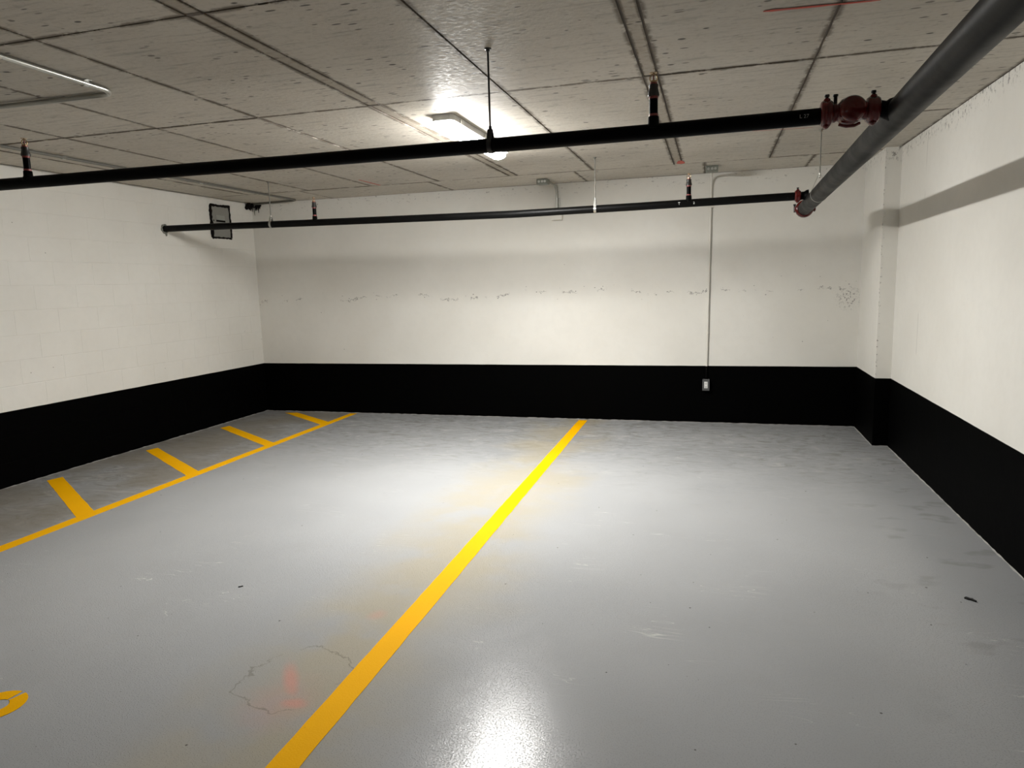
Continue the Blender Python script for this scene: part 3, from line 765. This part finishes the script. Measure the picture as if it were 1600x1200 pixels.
MB().box((0.0045, -0.072, 0.024), (0.0070, 0.070, 0.075)).build('label_plate', M['labelm'], dp)
MB().box((0.0045, -0.075, 0.000), (0.0090, 0.075, 0.020)).build('handle_slot', M['sealant'], dp)
MB().lathe([(0, 0.009), (0.006, 0.007)], (0.004, -0.118, 0.012), (1, 0, 0), 10).build('screw', M['sealant'], dp)
# ragged opening plugged with dark sealant in the corner
sl = thing('sealant_plug', 'dark ragged sealant plug with drips where the conduit enters the far corner', 'sealant', (XL+0.02, YB-0.02, H-0.03))
rnd = random.Random(5); m = MB()
for i in range(16):
    y = -0.10+0.11*rnd.random(); z = rnd.uniform(-0.03, 0.02)
    q = Vector((rnd.uniform(-0.015, 0.02), y, z)); rr = rnd.uniform(0.012, 0.026)
    m.lathe([(-rr, 0.002), (-rr*0.7, rr*0.7), (0, rr), (rr*0.7, rr*0.7), (rr, 0.002)], q, (rnd.uniform(-1,1), rnd.uniform(-1,1), 1), 8)
for i in range(7):
    x = rnd.uniform(0.0, 0.10); m.lathe([(-0.016, 0.002), (-0.010, 0.012), (0.0, 0.016), (0.012, 0.010), (0.016, 0.002)], (x, 0.012, rnd.uniform(-0.015, 0.015)), (1, 0, 0.3), 8)
m.build('plug', M['sealant'], sl)
for i, (x, y, L) in enumerate(((0.0, -0.06, 0.05), (0.012, -0.02, 0.07), (0.04, 0.012, 0.06), (0.075, 0.014, 0.085), (-0.005, -0.085, 0.035), (0.02, 0.010, 0.11), (0.055, 0.013, 0.05), (0.095, 0.014, 0.04), (0.0, -0.04, 0.06), (-0.003, -0.10, 0.03))):
    MB().tube([(x, y, 0.0), (x-0.004, y+0.003, -L*0.6), (x-0.004, y+0.004, -L)], [0.011, 0.006, 0.0025], 7).build('drip', M['sealant'] if i != 5 else M['putty'], sl)
# putty ring where the far branch pipe goes through the wall
pr = thing('putty_collar', 'grey putty collar round the far pipe where it enters the block wall', 'collar', (XL, 6.060, 2.160))
ring = [(0.006, 0.041*math.cos(2*PI*i/20), 0.041*math.sin(2*PI*i/20)) for i in range(21)]
MB().tube(ring, [0.008+0.003*math.sin(i*1.9) for i in range(21)], 8, caps=False).build('ring', M['putty'], pr)
MB().tube([(0.008, 0.012, -0.040), (0.010, 0.014, -0.062), (0.008, 0.013, -0.074)], [0.012, 0.009, 0.004], 8).build('drip', M['putty'], pr)

# ------------------------------------------------------------------ red marking paint on the ceiling
def paint_line(p0, p1, w0, w1, label, seed):
    rnd = random.Random(seed); a, b = Vector(p0), Vector(p1); d = (b-a).normalized(); nn = Vector((-d.y, d.x)); n = 14; l = []; r_ = []
    for i in range(n+1):
        t = i/n; wv = (w0+(w1-w0)*t)*rnd.uniform(0.75, 1.15)*(0.45 if i in (0, n) else 1)
        q = a.lerp(b, t); l.append(tuple(q+nn*wv/2)); r_.append(tuple(q-nn*wv/2))
    o = MB().prism(l+r_[::-1], H-0.0030, H-0.0022).build('paint_mark', M['redpaint'])
    return tag(o, label, 'paint mark')
paint_line((0.172, 3.119), (0.60, 3.156), 0.020, 0.013, 'red paint stroke on the ceiling at the top edge, near the main pipe', 1)
paint_line((-3.345, 6.36), (-3.331, 6.80), 0.018, 0.024, 'short red paint stroke on the ceiling near the back wall, left of the lamp', 2)
paint_line((0.25, 5.528), (0.66, 5.580), 0.005, 0.004, 'thin faint red paint stroke on the ceiling below the red valve', 3)
blob = [(0.033*math.cos(a)*(1+0.25*math.sin(3*a)), 0.105*math.sin(a)*(1+0.15*math.cos(2*a))) for a in [2*PI*i/18 for i in range(18)]]
tag(MB().prism([(-0.305+x, 6.70+y) for x, y in blob], H-0.0030, H-0.0022).build('paint_mark', M['redpaint']), 'red paint blob at the end of a ceiling strip near the back wall', 'paint mark')

# ------------------------------------------------------------------ litter on the floor
def scrap(x, y, pts, hgt, rot, label):
    m = MB().prism(pts, 0.0, hgt)
    o = m.build('floor_scrap', M['litter'], None, (x, y, 0.0004)); o.rotation_euler = (0, 0, rot); return tag(o, label, 'litter')
scrap(1.165, 3.530, [(-0.024,-0.007),(-0.010,-0.010),(0.004,-0.006),(0.024,-0.009),(0.026,-0.002),(0.012,0.004),(0.004,0.012),(-0.004,0.005),(-0.022,0.007)], 0.007, -0.65, 'black scrap lying on the floor near the right wall')
scrap(-2.328, 2.897, [(-0.012,-0.003),(-0.002,-0.005),(0.012,-0.001),(0.010,0.004),(0.0,0.002),(-0.011,0.004)], 0.004, 0.7, 'tiny dark scrap on the floor of the left bay')
